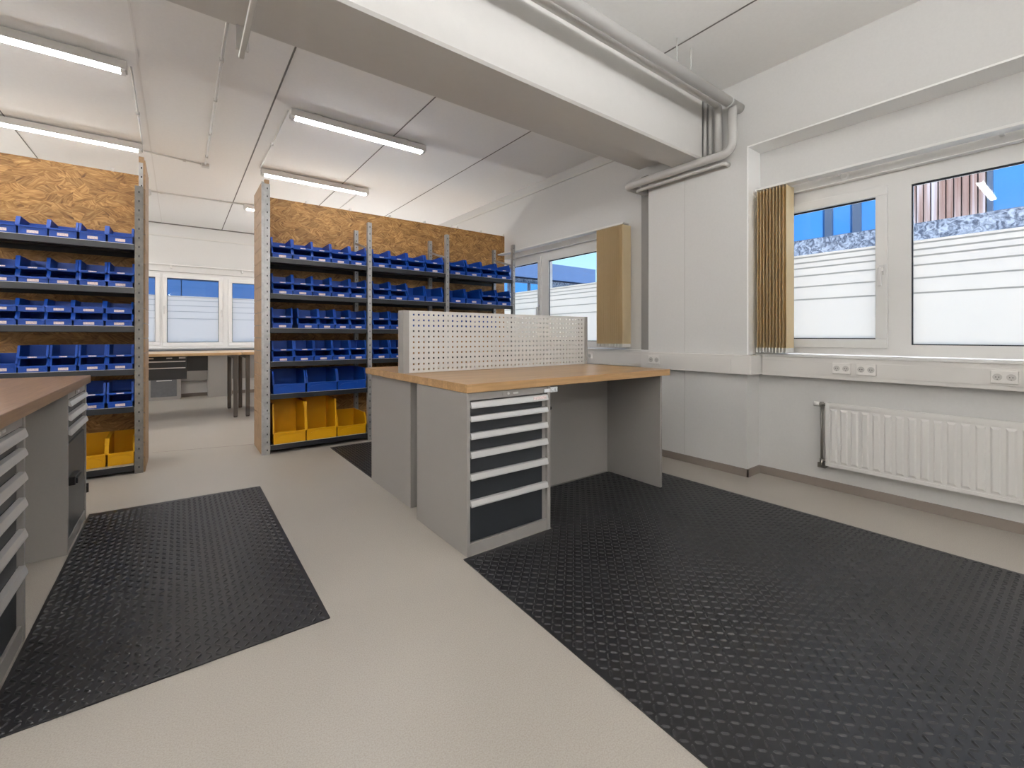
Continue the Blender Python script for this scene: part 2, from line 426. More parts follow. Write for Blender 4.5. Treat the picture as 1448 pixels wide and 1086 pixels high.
def make_window(name, box, s0, s1, z0, z1, panes, fix, lines, handles, lab):
    """panes: (a, b, za, zb, is_sash) glass rectangles in wall coordinates"""
    root = bpy.data.objects.new(name, None); COL.objects.link(root); root['kind'] = 'structure'; root['label'] = lab
    ORG[root.name] = Vector((0,0,0))
    # outer frame with openings: strips between the panes
    f = MB()
    ps = sorted(panes)
    box(f, s0, s1, z0, min(p[2] for p in ps), 0, .07)
    box(f, s0, s1, max(p[3] for p in ps), z1, 0, .07)
    zb_, zt_ = min(p[2] for p in ps), max(p[3] for p in ps)
    edges = [s0] + [v for p in ps for v in p[:2]] + [s1]
    for k in range(0, len(edges), 2): box(f, edges[k], edges[k+1], zb_, zt_, 0, .07)
    for p in ps:
        if p[2] > zb_: box(f, p[0], p[1], zb_, p[2], 0, .07)
        if p[3] < zt_: box(f, p[0], p[1], p[3], zt_, 0, .07)
    obj('window_frame', f, M['pvc'], root)
    for a, c, za, zb, sash in ps:
        if sash:
            q = MB(); e = .065
            box(q, a-e, c+e, za-e, za, -.022, 0); box(q, a-e, c+e, zb, zb+e, -.022, 0)
            box(q, a-e, a, za, zb, -.022, 0); box(q, c, c+e, za, zb, -.022, 0)
            so = obj('sash', q, M['pvc'], root, bevel=.004)
        g = MB(); t = .007
        box(g, a, c, za, za+t, .012, .02); box(g, a, c, zb-t*1.6, zb, .012, .02); box(g, a, a+t, za+t, zb-t*1.6, .012, .02); box(g, c-t, c, za+t, zb-t*1.6, .012, .02)
        obj('gasket', g, M['gasket'], root)
        p = MB(); box(p, a+.001, c-.001, za+.001, zb-.001, .026, .030)
        po = obj('pane', p, M['glass'], root)
        fl = MB(); lines_film(fl, box, a+t, c-t, za+t, lines[0], lines[1:], .022)
        fo = obj('privacy_film', fl, [M['film'], M['filmline']], po); fo['label'] = 'white frosted film with thin grey horizontal lines'
    for hs, hz, d in handles:
        h = MB()
        box(h, hs-.014, hs+.014, hz-.035, hz+.035, d-.010, d)
        box(h, hs-.009, hs+.009, hz-.012, hz+.012, d-.045, d-.010)
        box(h, hs-.010, hs+.010, hz-.115, hz+.012, d-.058, d-.045)
        obj('handle', h, M['alu'], root, bevel=.004)
    return root

def boxR(mb, s0, s1, z0, z1, d0, d1): mb.box(3.87+d0, 3.87+d1, s0, s1, z0, z1)
def boxF(mb, s0, s1, z0, z1, d0, d1): mb.box(s0, s1, YF+.05+d0, YF+.05+d1, z0, z1)
LN = [1.752, 1.732, 1.690, 1.648, 1.588, 1.503, 1.405]
make_window('window_1', boxR, -.78, 1.60, .985, WTOP, [(.945, 1.50, 1.10, 2.085, True), (-.68, .761, 1.062, 2.125, False)], 0, LN, [(.908, 1.575, -.022)],
            'white window beside the radiator')
make_window('window_2', boxR, 3.06, 7.0, .985, WTOP, [(3.13, 4.36, 1.062, 2.11, False), (4.555, 5.55, 1.062, 2.12, True), (5.75, 6.9, 1.062, 2.12, False)], 0, LN, [(4.512, 1.50, -.022)],
            'white window behind the pegboard')
LF = [1.868, 1.850, 1.785, 1.688, 1.580, 1.448]
make_window('window_3', boxF, -2.0, 2.5, FS, FT, [(-1.85, -.34, 1.02, 2.19, True), (-.174, .615, 1.005, 2.19, True), (.835, 2.35, 1.0, 2.165, True)], 0, LF, [(-.213, 1.64, -.022), (.655, 1.60, -.022)],
            'white window in the far wall')
for nm, mb, lab in (('window_sill', MB().box(3.735, 3.87, -.8, 1.69, .962, .982), 'white window sill above the radiator'),
               ('window_sill', MB().box(3.735, 3.87, 2.64, YF, .962, .982), 'white window sill beyond the pier'),
               ('window_sill', MB().box(-2.4, 2.9, YF-.09, YF+.05, .895, .913), 'white sill under the far window')):
    o = obj(nm, mb, M['pvc'], bevel=.004); o['kind'] = 'structure'; o['label'] = lab
tag(obj('vent_disc', MB().tube([(3.812, 1.111, 2.268), (3.82, 1.111, 2.268)], .024, 24).tube([(3.806, 1.111, 2.268), (3.812, 1.111, 2.268)], .018, 24), M['pvc'], origin=(3.816, 1.111, 2.268)),
    'small round white disc on the wall strip above the window', 'vent')

# ------------------------------------------------------------------ blinds
def blind(y0, y1, n, zt, zb, label, rail_y0, rail_y1, yend):
    t = thing('vertical_blind', label, 'blind', (3.74, (y0+y1)/2, zt))
    r = MB().box(3.672, 3.765, rail_y0, rail_y1, zt, zt+.018)
    obj('head_rail', r, M['pvc'], t, bevel=.003)
    k = rail_y0 + .3
    while k < rail_y1:
        obj('rail_bracket', MB().box(3.76, 3.82, k-.01, k+.01, zt+.004, zt+.018), M['pvc'], t); k += .8
    for i in range(n):
        y = y0 + (y1-y0)*i/(n-1)
        s = MB(); m_ = 6; wd = .070
        pts = []
        for j in range(m_+1):
            u = -1 + 2*j/m_
            pts.append((3.735 + u*wd, y + .006*(1-u*u)))
        poly = pts + [(x, yy+.0012) for x, yy in pts[::-1]]
        s.prism(poly, 'z', zb+.035, zt-.004)
        so = obj('slat', s, M['fabric'], t)
        obj('slat_weight', MB().box(3.735-wd*.98, 3.735+wd*.98, y+.001, y+.008, zb, zb+.036), M['pvc'], so)
    return t
blind(1.435, 1.645, 10, 2.275, .994, 'tan vertical blind bunched beside the window above the radiator', -.75, 1.66, 0)
blind(2.985, 3.335, 15, 2.285, 1.005, 'tan vertical blind bunched beside the window behind the pegboard', 2.98, 6.9, 0)
# far rail without slats in view
t = thing('curtain_rail', 'thin white blind rail above the far window', 'rail', (0, YF-.06, 2.42))
obj('rail', MB().box(-2.4, 2.9, YF-.07, YF-.045, 2.41, 2.43), M['pvc'], t)
for bx in (-.13, .98): obj('bracket', MB().box(bx, bx+.03, YF-.06, YF, 2.36, 2.44), M['pvc'], t)

# ------------------------------------------------------------------ trunking + sockets
def trunk(label, parts):
    t = thing('cable_trunking', label, 'trunking', ((parts[0][0]+parts[0][1])/2, (parts[0][2]+parts[0][3])/2, .81))
    bdy = MB(); lid = MB()
    for x0, x1, y0, y1, lx0, lx1 in parts:
        bdy.box(x0, x1, y0, y1, .812, .962)
        lid.box(lx0, lx1, y0+.002, y1-.002, .838, .934)
    obj('body', bdy, M['trunk'], t, bevel=.003)
    obj('cover', lid, M['trunk'], t, bevel=.001)
    return t
trunk('white cable trunking along the wall above the radiator', [(3.742, X2, -.8, 1.643, 3.738, 3.742)])
tp = thing('cable_trunking', 'white cable trunking wrapped around the pier', 'trunking', (3.6, 2.16, .81))
obj('body', MB().prism([(3.56,1.644),(3.82,1.644),(3.82,1.70),(3.62,1.70),(3.62,2.675),(3.56,2.675)], 'z', .817, .97), M['trunk'], tp, bevel=.003)
obj('cover', MB().box(3.556, 3.56, 1.80, 2.66, .84, .945), M['trunk'], tp)
trunk('white cable trunking under the window behind the pegboard', [(3.742, X2, 2.677, YF, 3.738, 3.742)])

def socket(x, y0, y1, z0, z1, label):
    t = thing('power_socket', label, 'socket', (x, (y0+y1)/2, z0), 'double power sockets on the trunking')
    obj('plate', MB().box(x-.012, x, y0, y1, z0, z1), M['sock'], t, bevel=.003)
    m = (y0+y1)/2; q = (y1-y0)/4; zc = (z0+z1)/2
    for yy in (m-q, m+q):
        f = MB().tube([(x-.0135, yy, zc), (x-.011, yy, zc)], min(q*.72, (z1-z0)*.36), 20)
        fo = obj('socket_face', f, M['sockd'], t)
        h = MB()
        for dy in (-.006, .006): h.tube([(x-.0145, yy+dy, zc), (x-.0134, yy+dy, zc)], .0028, 8)
        h.tube([(x-.0145, yy, zc-.013), (x-.0134, yy, zc-.013)], .0022, 8)
        obj('contact_hole', h, M['black'], fo)
socket(3.738, 1.053, 1.160, .855, .930, 'white double socket nearest the blind above the radiator')
socket(3.738, .911, 1.020, .855, .930, 'white double socket second from the blind above the radiator')
socket(3.738, .281, .388, .852, .924, 'white double socket above the far end of the radiator')
socket(3.556, 2.455, 2.580, .862, .940, 'white double socket on the pier trunking beside the worktop')
socket(3.738, 3.465, 3.585, .868, .93, 'white double socket beneath the blind behind the pegboard')

# ------------------------------------------------------------------ radiator
t = thing('radiator', 'white panel radiator on the wall under the window', 'radiator', (3.76, .4, .18))
ry0, ry1, rz0, rz1 = -.62, 1.205, .185, .640
obj('side_cover', MB().box(3.748, 3.80, ry1-.012, ry1, rz0, rz1).box(3.748, 3.80, ry0, ry0+.012, rz0, rz1).box(3.735, 3.748, ry1-.022, ry1, rz0, rz1).box(3.735, 3.748, ry0, ry0+.022, rz0, rz1), M['rad'], t, bevel=.002)
p = MB(); p.box(3.742, 3.752, ry0+.012, ry1-.012, rz0, rz1)
p.box(3.737, 3.742, ry0+.022, ry1-.022, rz0, rz0+.022); p.box(3.737, 3.742, ry0+.022, ry1-.022, rz1-.028, rz1)
y = ry1 - .05
while y > ry0 + .03:
    for (za, zb) in ((rz0+.045, rz1-.055),):
        p.hexa([(3.742, y-.021, za-.012), (3.742, y+.021, za-.012), (3.742, y+.021, za-.012+.001), (3.742, y-.021, za-.011),
                (3.742, y-.021, zb), (3.742, y+.021, zb), (3.742, y+.021, zb), (3.742, y-.021, zb)]) if False else None
        # raised rib with sloped flanks and ends
        a0, a1, c0, c1 = y-.021, y+.021, y-.012, y+.012
        V = [p.bm.verts.new(q) for q in ((3.742,a0,za-.014),(3.742,a1,za-.014),(3.742,a1,zb+.014),(3.742,a0,zb+.014),(3.734,c0,za),(3.734,c1,za),(3.734,c1,zb),(3.734,c0,zb))]
        for q in ((4,5,6,7),(0,1,5,4),(1,2,6,5),(2,3,7,6),(3,0,4,7)): p.face([V[i] for i in q])
    y -= .0605
obj('front_panel', p, M['rad'], t)
obj('back_panel', MB().box(3.795, 3.803, ry0+.012, ry1-.012, rz0+.01, rz1-.01), M['rad'], t)
g = MB()
yy = ry0+.02
while yy < ry1-.02:
    g.box(3.752, 3.795, yy, yy+.004, rz1-.012, rz1-.004); yy += .018
obj('top_grille', g, M['rad'], t)
for by in (.9, -.4): obj('wall_bracket', MB().box(3.803, 3.82, by, by+.03, .3, .6), M['rad'], t)
obj('supply_pipe', MB().tube([(3.765, 1.236, .62), (3.765, 1.236, .19)], .008, 12), M['chrome'], t)
v = MB().tube([(3.765, 1.236, .60), (3.765, 1.236, .64)], .014, 12).tube([(3.765, 1.25, .622), (3.765, 1.20, .622)], .012, 12)
vo = obj('thermostat_valve', v, M['chrome'], t)
obj('valve_knob', MB().tube([(3.765, 1.25, .622), (3.765, 1.285, .622)], .017, 16), M['sock'], vo)
v = MB().tube([(3.765, 1.236, .175), (3.765, 1.236, .225)], .013, 12).tube([(3.765, 1.236, .215), (3.765, 1.20, .215)], .011, 12)
v.tube([(3.765, 1.252, .17), (3.82, 1.252, .17)], .013, 12).tube([(3.765, 1.220, .17), (3.82, 1.220, .17)], .013, 12).box(3.753, 3.777, 1.212, 1.26, .16, .195)
obj('lower_valve', v, M['chrome'], t)

# ------------------------------------------------------------------ pipes on the beam
t = thing('ceiling_pipe', 'thick grey pipe along the beam entering the wall through a round hole', 'pipe', (0, 1.76, 2.955), 'grey pipes along the beam')
obj('pipe_run', MB().tube([(XL, 1.76, 2.955), (X1+.05, 1.76, 2.955)], .038, 20), M['pipe'], t)
c = MB().tube([(3.43, 1.76, 2.955), (3.455, 1.76, 2.955)], .041, 20)
obj('collar', c, M['pipe'], t)
r1 = arc((3.5, 1.76, 2.58), (3.5, 1.76, 2.66), (3.5, 1.84, 2.58))
r2 = arc((3.5, 2.80, 2.58), (3.5, 2.74, 2.58), (3.56, 2.80, 2.58))
obj('drop_pipe', MB().tube([(3.5, 1.76, 2.955)] + r1 + r2 + [(X2, 2.80, 2.58)], .034, 18), M['pipe'], t)
for xx in (2.913, 2.74, .9, -1.5): obj('hanger_rod', MB().tube([(xx, 1.76, 2.99), (xx, 1.76, CZ)], .006, 8), M['pipe'], t)
t = thing('ceiling_pipe', 'grey pipe tucked behind the thick pipe, turning down before the wall', 'pipe', (0, 1.90, 3.02), 'grey pipes along the beam')
ra = arc((3.55, 1.90, 3.02), (3.50, 1.90, 3.02), (3.55, 1.90, 2.97))
obj('pipe_run', MB().tube([(XL, 1.90, 3.02)] + ra + [(3.55, 1.90, 2.63)], .029, 18), M['pipe'], t)
t = thing('ceiling_pipe', 'thin pipe running beneath the short lower pipe at the pier', 'pipe', (3.55, 2.2, 2.53), 'grey pipes along the beam')
ra = arc((3.55, 1.85, 2.528), (3.58, 1.85, 2.528), (3.55, 1.88, 2.528)); rb = arc((3.55, 2.72, 2.528), (3.55, 2.68, 2.528), (3.59, 2.72, 2.528))
obj('pipe_run', MB().tube([(X1, 1.85, 2.528)] + ra + rb + [(X2, 2.72, 2.528)], .016, 12), M['pipe'], t)
for k, (yy, lab) in enumerate(((2.035, 'vertical thin pipe touching the beam end'), (1.985, 'vertical thin pipe between the beam end and the thick drop pipe'))):
    tag(obj('riser_pipe', MB().tube([(3.58, yy, 2.60), (3.58, yy, CZ)], .017, 12), M['pipe'], origin=(3.58, yy, 2.60)), lab, 'pipe', 'risers at the pier')
tag(obj('pipe_rail', MB().box(XL, 3.30, 1.822, 1.838, 2.985, 3.0), M['conduit'], origin=(0, 1.83, 2.985)), 'thin white strip between the two pipes along the beam', 'rail')
struct('trim_13', MB().box(XL, 3.52, 2.006, 2.026, 3.10, 3.125), M['beam'])
# beam conduit
t = thing('beam_conduit', 'short white conduit under the beam ending at its back edge', 'conduit', (.27, 2.5, 2.6))
obj('tube', MB().box(.250, .276, 1.7, 2.73, 2.583, 2.607), M['conduit'], t, bevel=.004)
obj('clip', MB().box(.235, .292, 2.68, 2.694, 2.606, 2.729), M['conduit'], t)

# ------------------------------------------------------------------ ceiling lamps + conduits
def lamp_label(x, y):
    return None
def lamp(x0, x1, y, label, proto=[None]):
    L = 1.31
    if proto[0] is None:
        t = thing('ceiling_lamp', label, 'lamp', (x0, y, 3.075), 'linear ceiling lamps')
        obj('housing', MB().box(x0, x0+L, y-.045, y+.045, 3.125, 3.155).box(x0, x0+L, y-.045, y-.040, 3.092, 3.125).box(x0, x0+L, y+.040, y+.045, 3.092, 3.125), M['lampbody'], t)
        obj('mount', MB().box(x0+.2, x0+.26, y-.03, y+.03, 3.155, CZ).box(x0+L-.26, x0+L-.2, y-.03, y+.03, 3.155, CZ), M['lampbody'], t)
        d = MB().prism([(y-.034, 3.125), (y-.034, 3.09), (y-.022, 3.078), (y+.022, 3.078), (y+.034, 3.09), (y+.034, 3.125)], 'x', x0+.035, x0+L-.035)
        obj('diffuser', d, M['tube'], t)
        obj('end_cap', MB().box(x0+.008, x0+.035, y-.037, y+.037, 3.076, 3.125), M['lampbody'], t)
        obj('end_cap', MB().box(x0+L-.035, x0+L-.008, y-.037, y+.037, 3.076, 3.125), M['lampbody'], t)
        proto[0] = t
        return t
    s = proto[0]; t = s.copy(); COL.objects.link(t); t.location = (x0, y, 3.075); t['label'] = label
    for c in list(s.children):
        k = c.copy(); COL.objects.link(k); k.parent = t
    return t
LX = (.80, -1.62, -4.2)
LY = ((4.38, 'row nearest the beam'), (6.15, 'second row from the beam'), (7.96, 'row by the far window'))
LC = ('above the rack behind the pegboard', 'above the rack behind the side bench', 'over the hidden side')
for j, (y, rn) in enumerate(LY):
    for i, x in enumerate(LX):
        if i < 2: lamp(x, x+1.31, y, 'lit ceiling lamp %s, %s' % (LC[i], rn))
FR = ('over the island bench', 'over the side bench', 'over the hidden corner')
for y, rn in ((.95, 'in front of the beam'), (.15, 'just in front of the viewer'), (-.9, 'second row in front of the beam'), (-2.7, 'row by the back wall')):
    for i, x in enumerate(LX):
        if (i, y) == (1, .95): lamp(x, x+1.31, y, 'lit ceiling lamp %s, %s' % (FR[i], rn))

def fill(x, y, label, z=2.60, proto=[None]):
    # unseen, added to brighten ceiling and beam: linear pendant on two wires
    s = proto[0]
    if s is None:
        t = thing('fill_lamp', label, 'lamp', (x, y, 2.60), 'added pendant lamps'); proto[0] = t
        obj('housing', MB().box(x-.75, x+.75, y-.09, y+.09, 2.585, 2.60).box(x-.75, x-.74, y-.06, y+.06, 2.60, 2.68).box(x+.74, x+.75, y-.06, y+.06, 2.60, 2.68), M['lampbody'], t)
        obj('fill_diffuser', MB().prism([(y-.05, 2.60), (y+.05, 2.60), (y+.05, 2.645), (y+.03, 2.67), (y-.03, 2.67), (y-.05, 2.645)], 'x', x-.738, x+.738), M['filltube'], t)
        for dx in (-.6, .6): obj('wire', MB().tube([(x+dx, y, 2.671), (x+dx, y, CZ)], .002, 6), M['alu'], t)
        return t
    t = s.copy(); COL.objects.link(t); t.location = (x, y, z); t['label'] = label
    for c in list(s.children):
        k = c.copy(); COL.objects.link(k); k.parent = t
        if c.name.startswith('wire'): k.scale.z = (CZ-z)/.57
    return t
for y, rn in ((-.25, 'just behind the viewer'), (-2.6, 'by the back wall')):
    for x, cn in ((-3.6, 'over the hidden side'), (-1.0, 'over the aisle'), (1.6, 'near the window wall')):
        fill(x, y, 'unseen added pendant lamp %s, %s' % (cn, rn))
for k, (px_, y) in enumerate(((-3.3, 1.0), (-4.6, 3.0), (-5.0, 4.6), (-3.3, 6.0), (-3.3, 7.2), (-3.3, 8.4))):
    fill(px_, y, 'unseen added pendant lamp over the hidden side, number %s from the beam' % ('before', 'first', 'second', 'third', 'fourth', 'fifth')[k])
fill(2.4, 7.6, 'unseen added pendant lamp hung low behind the rack', 1.05)  # added out of sight to lighten the far ceiling

def conduit(label, pts, r=.009, clips=()):
    t = thing('ceiling_conduit', label, 'conduit', pts[0], 'white conduits on the ceiling')
    obj('tube', MB().tube(pts, r, 8), M['conduit'], t)
    for x, y in clips: obj('clip', MB().box(x-.014, x+.014, y-.008, y+.008, CZ-.028, CZ), M['conduit'], t)
    return t
z = CZ-.012
t = conduit('long white ceiling conduit from the beam to the small junction box', [(.252, 2.70, z), (.252, 6.40, z)], .010, [(.252, 3.9), (.252, 4.6), (.252, 5.4), (.252, 6.1)])
obj('junction_box', MB().box(.215, .29, 6.38, 6.45, CZ-.04, CZ), M['conduit'], t, bevel=.004)
conduit('short conduit from the second lamp row across to the junction box', [(-.31, 6.33, z), (.21, 6.41, z)], .009, [(.05, 6.39)])
conduit('conduit crossing the ceiling just before the far window', [(-2.5, 8.12, z), (.80, 7.98, z)], .011, [(-.2, 8.02), (.5, 7.99)])
conduit('thin conduit linking two lamps above the rack behind the pegboard', [(.79, 4.42, z), (.79, 6.12, z)], .007, [(.79, 5.3)])
conduit('thin conduit linking two lamps above the rack behind the side bench', [(-.29, 4.42, z), (-.31, 6.12, z)], .007, [(-.30, 5.3)])
conduit('short conduit leaving the second lamp above the rack behind the pegboard', [(2.05, 6.2, z), (2.05, 7.3, z)], .007)

# ------------------------------------------------------------------ storage racks
def post_mb(x, y, ht, wd=.042, dp=.045, plate_front=True):
    m = MB()
    n = int(ht/.075)
    q = MB().plate(wd, ht, 1, n, wd*.9, .075, .009, .016, .002)
    m.mi = 1; m.box(x+.003, x+wd-.003, y+.004, y+.006, 0.002, ht-.002); m.mi = 0  # black sheet put in to stand for the shade inside the holes
    q.move((x, y, 0))
    me = bpy.data.meshes.new('tmp'); q.bm.to_mesh(me); q.bm.free()
    m.bm.from_mesh(me); bpy.data.meshes.remove(me)
    m.box(x, x+.002, y+.002, y+dp, 0, ht); m.box(x+wd-.002, x+wd, y+.002, y+dp, 0, ht)
    return m

def shelf_mb(x0, x1, y0, y1, z, lip=.046):
    m = MB().box(x0, x1, y0, y1, z-.006, z)
    m.box(x0, x1, y0, y0+.003, z-lip, z-.006); m.box(x0, x1, y1-.003, y1, z-lip, z-.006)
    m.box(x0, x1, y0+.003, y0+.022, z-lip, z-lip+.002)
    m.box(x0, x1, (y0+y1)/2-.02, (y0+y1)/2+.02, z-.03, z-.006)
    m.mi = 1; m.box(x0, x1, y0-.0015, y0+.012, z, z+.0025); m.mi = 0  # pale strip standing in for the highlight along the front edge
    return m
Y0, Y1 = 4.74, 5.235
ZR = (1.874, 1.526, 1.197, .875, .564, .081)
ZL = (1.868, 1.515, 1.201, .851, .546, .081)

def end_panel(x0, x1, top):
    p = MB(); n = 21; y0, y1 = Y0+.012, Y1+.03; hgt = top/n
    for k in range(n):
        p.box(x0, x1, y0, y1, k*hgt+.003, (k+1)*hgt-.003)
    p.mi = 1; p.box(x0+.005, x1-.005, y0+.002, y1-.002, 0.001, top-.001); p.mi = 0
    return p

rr = thing('storage_rack', 'three-bay shelf rack with OSB back standing behind the pegboard', 'shelving', (2.1, 5.0, 0))
FP = [(.645, .046), (1.624, .042), (2.568, .042), (3.573, .036)]
for k, (x, wd) in enumerate(FP):
    if k == 0:
        po = obj('post', post_mb(x, Y0, 2.56, wd), [M['galv'], M['black']], rr)
        obj('post_cap', MB().box(x, x+wd-.006, Y0+.003, Y0+.04, 2.56, 2.60), M['plank'], po)
    else:
        obj('post', post_mb(x, Y0, 2.345, wd), [M['galv'], M['black']], rr)
for x, wd in FP[1:]:
    obj('post', post_mb(x, Y1-.045, 2.345, wd), [M['galv'], M['black']], rr)
    obj('side_brace', MB().box(x+.004, x+.010, Y0+.045, Y1-.045, 2.02, 2.05).hexa([(x+.004,Y0+.045,2.06),(x+.01,Y0+.045,2.06),(x+.01,Y1-.045,2.18),(x+.004,Y1-.045,2.18),(x+.004,Y0+.045,2.085),(x+.01,Y0+.045,2.085),(x+.01,Y1-.045,2.205),(x+.004,Y1-.045,2.205)]), M['galv'], rr)
BX = [(.695, 1.620), (1.670, 2.564), (2.614, 3.570)]
for (a, c) in BX:
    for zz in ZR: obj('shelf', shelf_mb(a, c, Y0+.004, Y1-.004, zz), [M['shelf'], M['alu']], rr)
obj('back_panel', MB().box(.648, 3.795, Y1+.002, Y1+.02, .005, 2.575), M['osb'], rr)
obj('end_panel', end_panel(.622, .643, 2.575), [M['plank'], M['black']], rr)
obj('panel_trim', MB().box(.620, .644, Y0+.001, Y0+.0105, 0, 2.575), M['galv'], rr)
for x in (1.117, 1.59, 2.066, 2.529, 2.911, 3.008, 3.383, 3.77):
    obj('cable_clip', MB().box(x-.009, x+.009, Y1-.006, Y1+.03, 2.572, 2.60), M['conduit'], rr)

rl = thing('storage_rack', 'shelf rack with OSB back standing behind the side bench', 'shelving', (-.75, 5.0, 0))
po = obj('post', post_mb(-.288, Y0-.004, 2.35, .054), [M['galvd'], M['black']], rl)
obj('post', post_mb(-.266, Y0+.052, 2.56, .036), [M['galv'], M['black']], rl)
obj('post_cap', MB().box(-.266, -.232, Y0+.054, Y0+.09, 2.56, 2.61), M['plank'], rl)
obj('post', post_mb(-1.33, Y0, 2.35, .046), [M['galvd'], M['black']], rl)
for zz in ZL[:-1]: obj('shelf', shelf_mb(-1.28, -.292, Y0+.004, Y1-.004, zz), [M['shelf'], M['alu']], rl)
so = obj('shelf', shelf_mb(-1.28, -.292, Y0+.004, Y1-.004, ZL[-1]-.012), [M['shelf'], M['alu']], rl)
obj('shelf_board', MB().box(-1.28, -.292, Y0+.004, Y1-.004, ZL[-1]-.012, ZL[-1]), M['rackwood'], so)
obj('back_panel', MB().box(-1.33, -.237, Y1+.002, Y1+.02, .005, 2.575), M['osb'], rl)
obj('end_panel', end_panel(-.236, -.222, 2.575), [M['plank'], M['black']], rl)
obj('cable_clip', MB().box(-.475, -.457, Y1-.006, Y1+.03, 2.572, 2.60), M['conduit'], rl)

# ------------------------------------------------------------------ bins
def bin_mb(w, d, h, fh, ys, kink=None):
    """open-fronted storage bin, front centre bottom at the origin, front towards -y"""
    m = MB(); B = m.bm; hw = w/2
    side = [(0, 0), (d, 0), (d, h), (ys, h)] + ([kink] if kink else []) + [(0, fh)]
    Lv = [B.verts.new((-hw, y, z)) for y, z in side]; Rv = [B.verts.new((hw, y, z)) for y, z in side]
    fs = [m.face(Lv), m.face(Rv[::-1]), m.face([Lv[0], Lv[1], Rv[1], Rv[0]]), m.face([Lv[1], Lv[2], Rv[2], Rv[1]]), m.face([Lv[-1], Lv[0], Rv[0], Rv[-1]])]
    bmesh.ops.recalc_face_normals(B, faces=fs)
    bmesh.ops.solidify(B, geom=fs, thickness=.004)
    r = .007
    m.box(-hw+.002, hw-.002, -.010, .006, fh-.012, fh+.001)                  # front lip
    chain = side[2:]
    for sx in (-1, 1):
        for (ya, za), (yb, zb) in zip(chain, chain[1:]):
            m.hexa([(sx*hw-r, yb, zb-.008), (sx*hw+r, yb, zb-.008), (sx*hw+r, ya, za-.008), (sx*hw-r, ya, za-.008),
                    (sx*hw-r, yb, zb+.001), (sx*hw+r, yb, zb+.001), (sx*hw+r, ya, za+.001), (sx*hw-r, ya, za+.001)]) if abs(ya-yb) > .001 else m.box(sx*hw-r, sx*hw+r, ya-.003, ya+.004, min(za, zb), max(za, zb))
    m.box(-hw, hw, d-.006, d+.004, h-.008, h+.001)                           # back rim
    if fh < .04: return m
    # raised apron with an arched top on the front wall
    aw, ah = hw*.86, fh-.018
    poly = [(-aw, .006), (aw, .006), (aw, ah*.55)]
    for k in range(1, 8):
        a = k/8*math.pi
        poly.append((aw*math.cos(a)*.95, ah*.62 + ah*.36*math.sin(a)))
    poly.append((-aw, ah*.55))
    m.prism(poly, 'y', -.005, .001)
    return m

LAB = mat('label_card', (226, 208, 206), .6, noise=.25, nscale=140)
PROTO = {}
def bin_proto(key):
    w, d, h, fh, ys, colr, lab = key[:7]; kink = key[7] if len(key) > 7 else None
    me_o = obj('storage_bin', bin_mb(w, d, h, fh, ys, kink), M[colr], origin=(0, 0, 0), local=True)
    ch = []
    if lab:
        lw, lh, lz = lab
        ch.append(obj('label_card', MB().box(-lw/2, lw/2, -.0125, -.0105, lz, lz+lh) if lz > fh-.02 else MB().box(-lw/2, lw/2, -.0068, -.0052, lz, lz+lh), LAB, me_o, local=True))
    return me_o, ch
def place_bin(key, loc, label, group, rz=0.0):
    if key not in PROTO:
        o, ch = bin_proto(key); PROTO[key] = o
    else:
        s = PROTO[key]; o = s.copy(); COL.objects.link(o)
        for c in list(s.children):
            k = c.copy(); COL.objects.link(k); k.parent = o
    o.location = loc; o.rotation_euler = (0, 0, rz)
    o['label'] = label; o['category'] = 'bin'; o['group'] = group
    return o
ORD = ('first', 'second', 'third', 'fourth', 'fifth')
SH = ('top', 'second', 'third', 'fourth', 'fifth', 'bottom')

def row(z, shelf, spans, kinds, where, rack, base=0):
    """one shelf of bins: spans = (x0, x1); kinds = how each place is filled"""
    for i, ((a, c), kd) in enumerate(zip(spans, kinds)):
        if kd is None: continue
        w = round(c-a, 3) if kd in ('big', 'tall', 'low', 'yl', 'yr') else round((c-a)*1.0, 2)
        x = (a+c)/2 + random.uniform(-.002, .002); y = Y0+.022+random.uniform(0, .008); rz = random.uniform(-.012, .012)
        pos = '%s from left, %s shelf, %s' % (ORD[i+base], SH[shelf], where)
        g = 'storage bins on the ' + rack
        lw = min(.062, w*.4)
        if kd in ('pair', 'pairopen'):
            h = .101
            place_bin((w, .30, h, .048, .030, 'blue', (lw, .020, .010)), (x, y, z), 'lower blue bin of stack %s' % pos, g, rz)
            fh = .017 if kd == 'pair' else .046
            lz = .012 if kd == 'pairopen' else .013
            up = (w, .30, .098, fh, .030, 'blue', (lw*.8, .008, fh-.009) if kd == 'pair' else (lw, .018, lz))
            place_bin(up, (x+random.uniform(-.003, .003), y+.004, z+h+.001), 'upper blue bin of stack %s' % pos, g, rz)
        elif kd == 'single':
            place_bin((w, .30, .140, .070, .045, 'blue', (lw, .022, .016)), (x, y, z), 'single blue bin %s' % pos, g, rz)
        elif kd == 'deep':
            place_bin((w, .32, .185, .066, .040, 'blue', (lw, .022, .016)), (x, y, z), 'single tall blue bin %s' % pos, g, rz)
        elif kd == 'big':
            place_bin((w, .42, .215, .092, .045, 'blue', None, (.010, .150)), (x, y, z), 'large blue bin %s' % pos, g, rz)
        elif kd == 'tall':
            place_bin((w, .40, .385, .110, .035, 'yellow', None, (.016, .235)), (x, y, z), 'tall yellow bin %s' % pos, g, rz)
        elif kd == 'low':
            place_bin((w, .40, .215, .100, .05, 'yellow', None, (.010, .165)), (x, y, z), 'low yellow bin %s' % pos, g, rz)

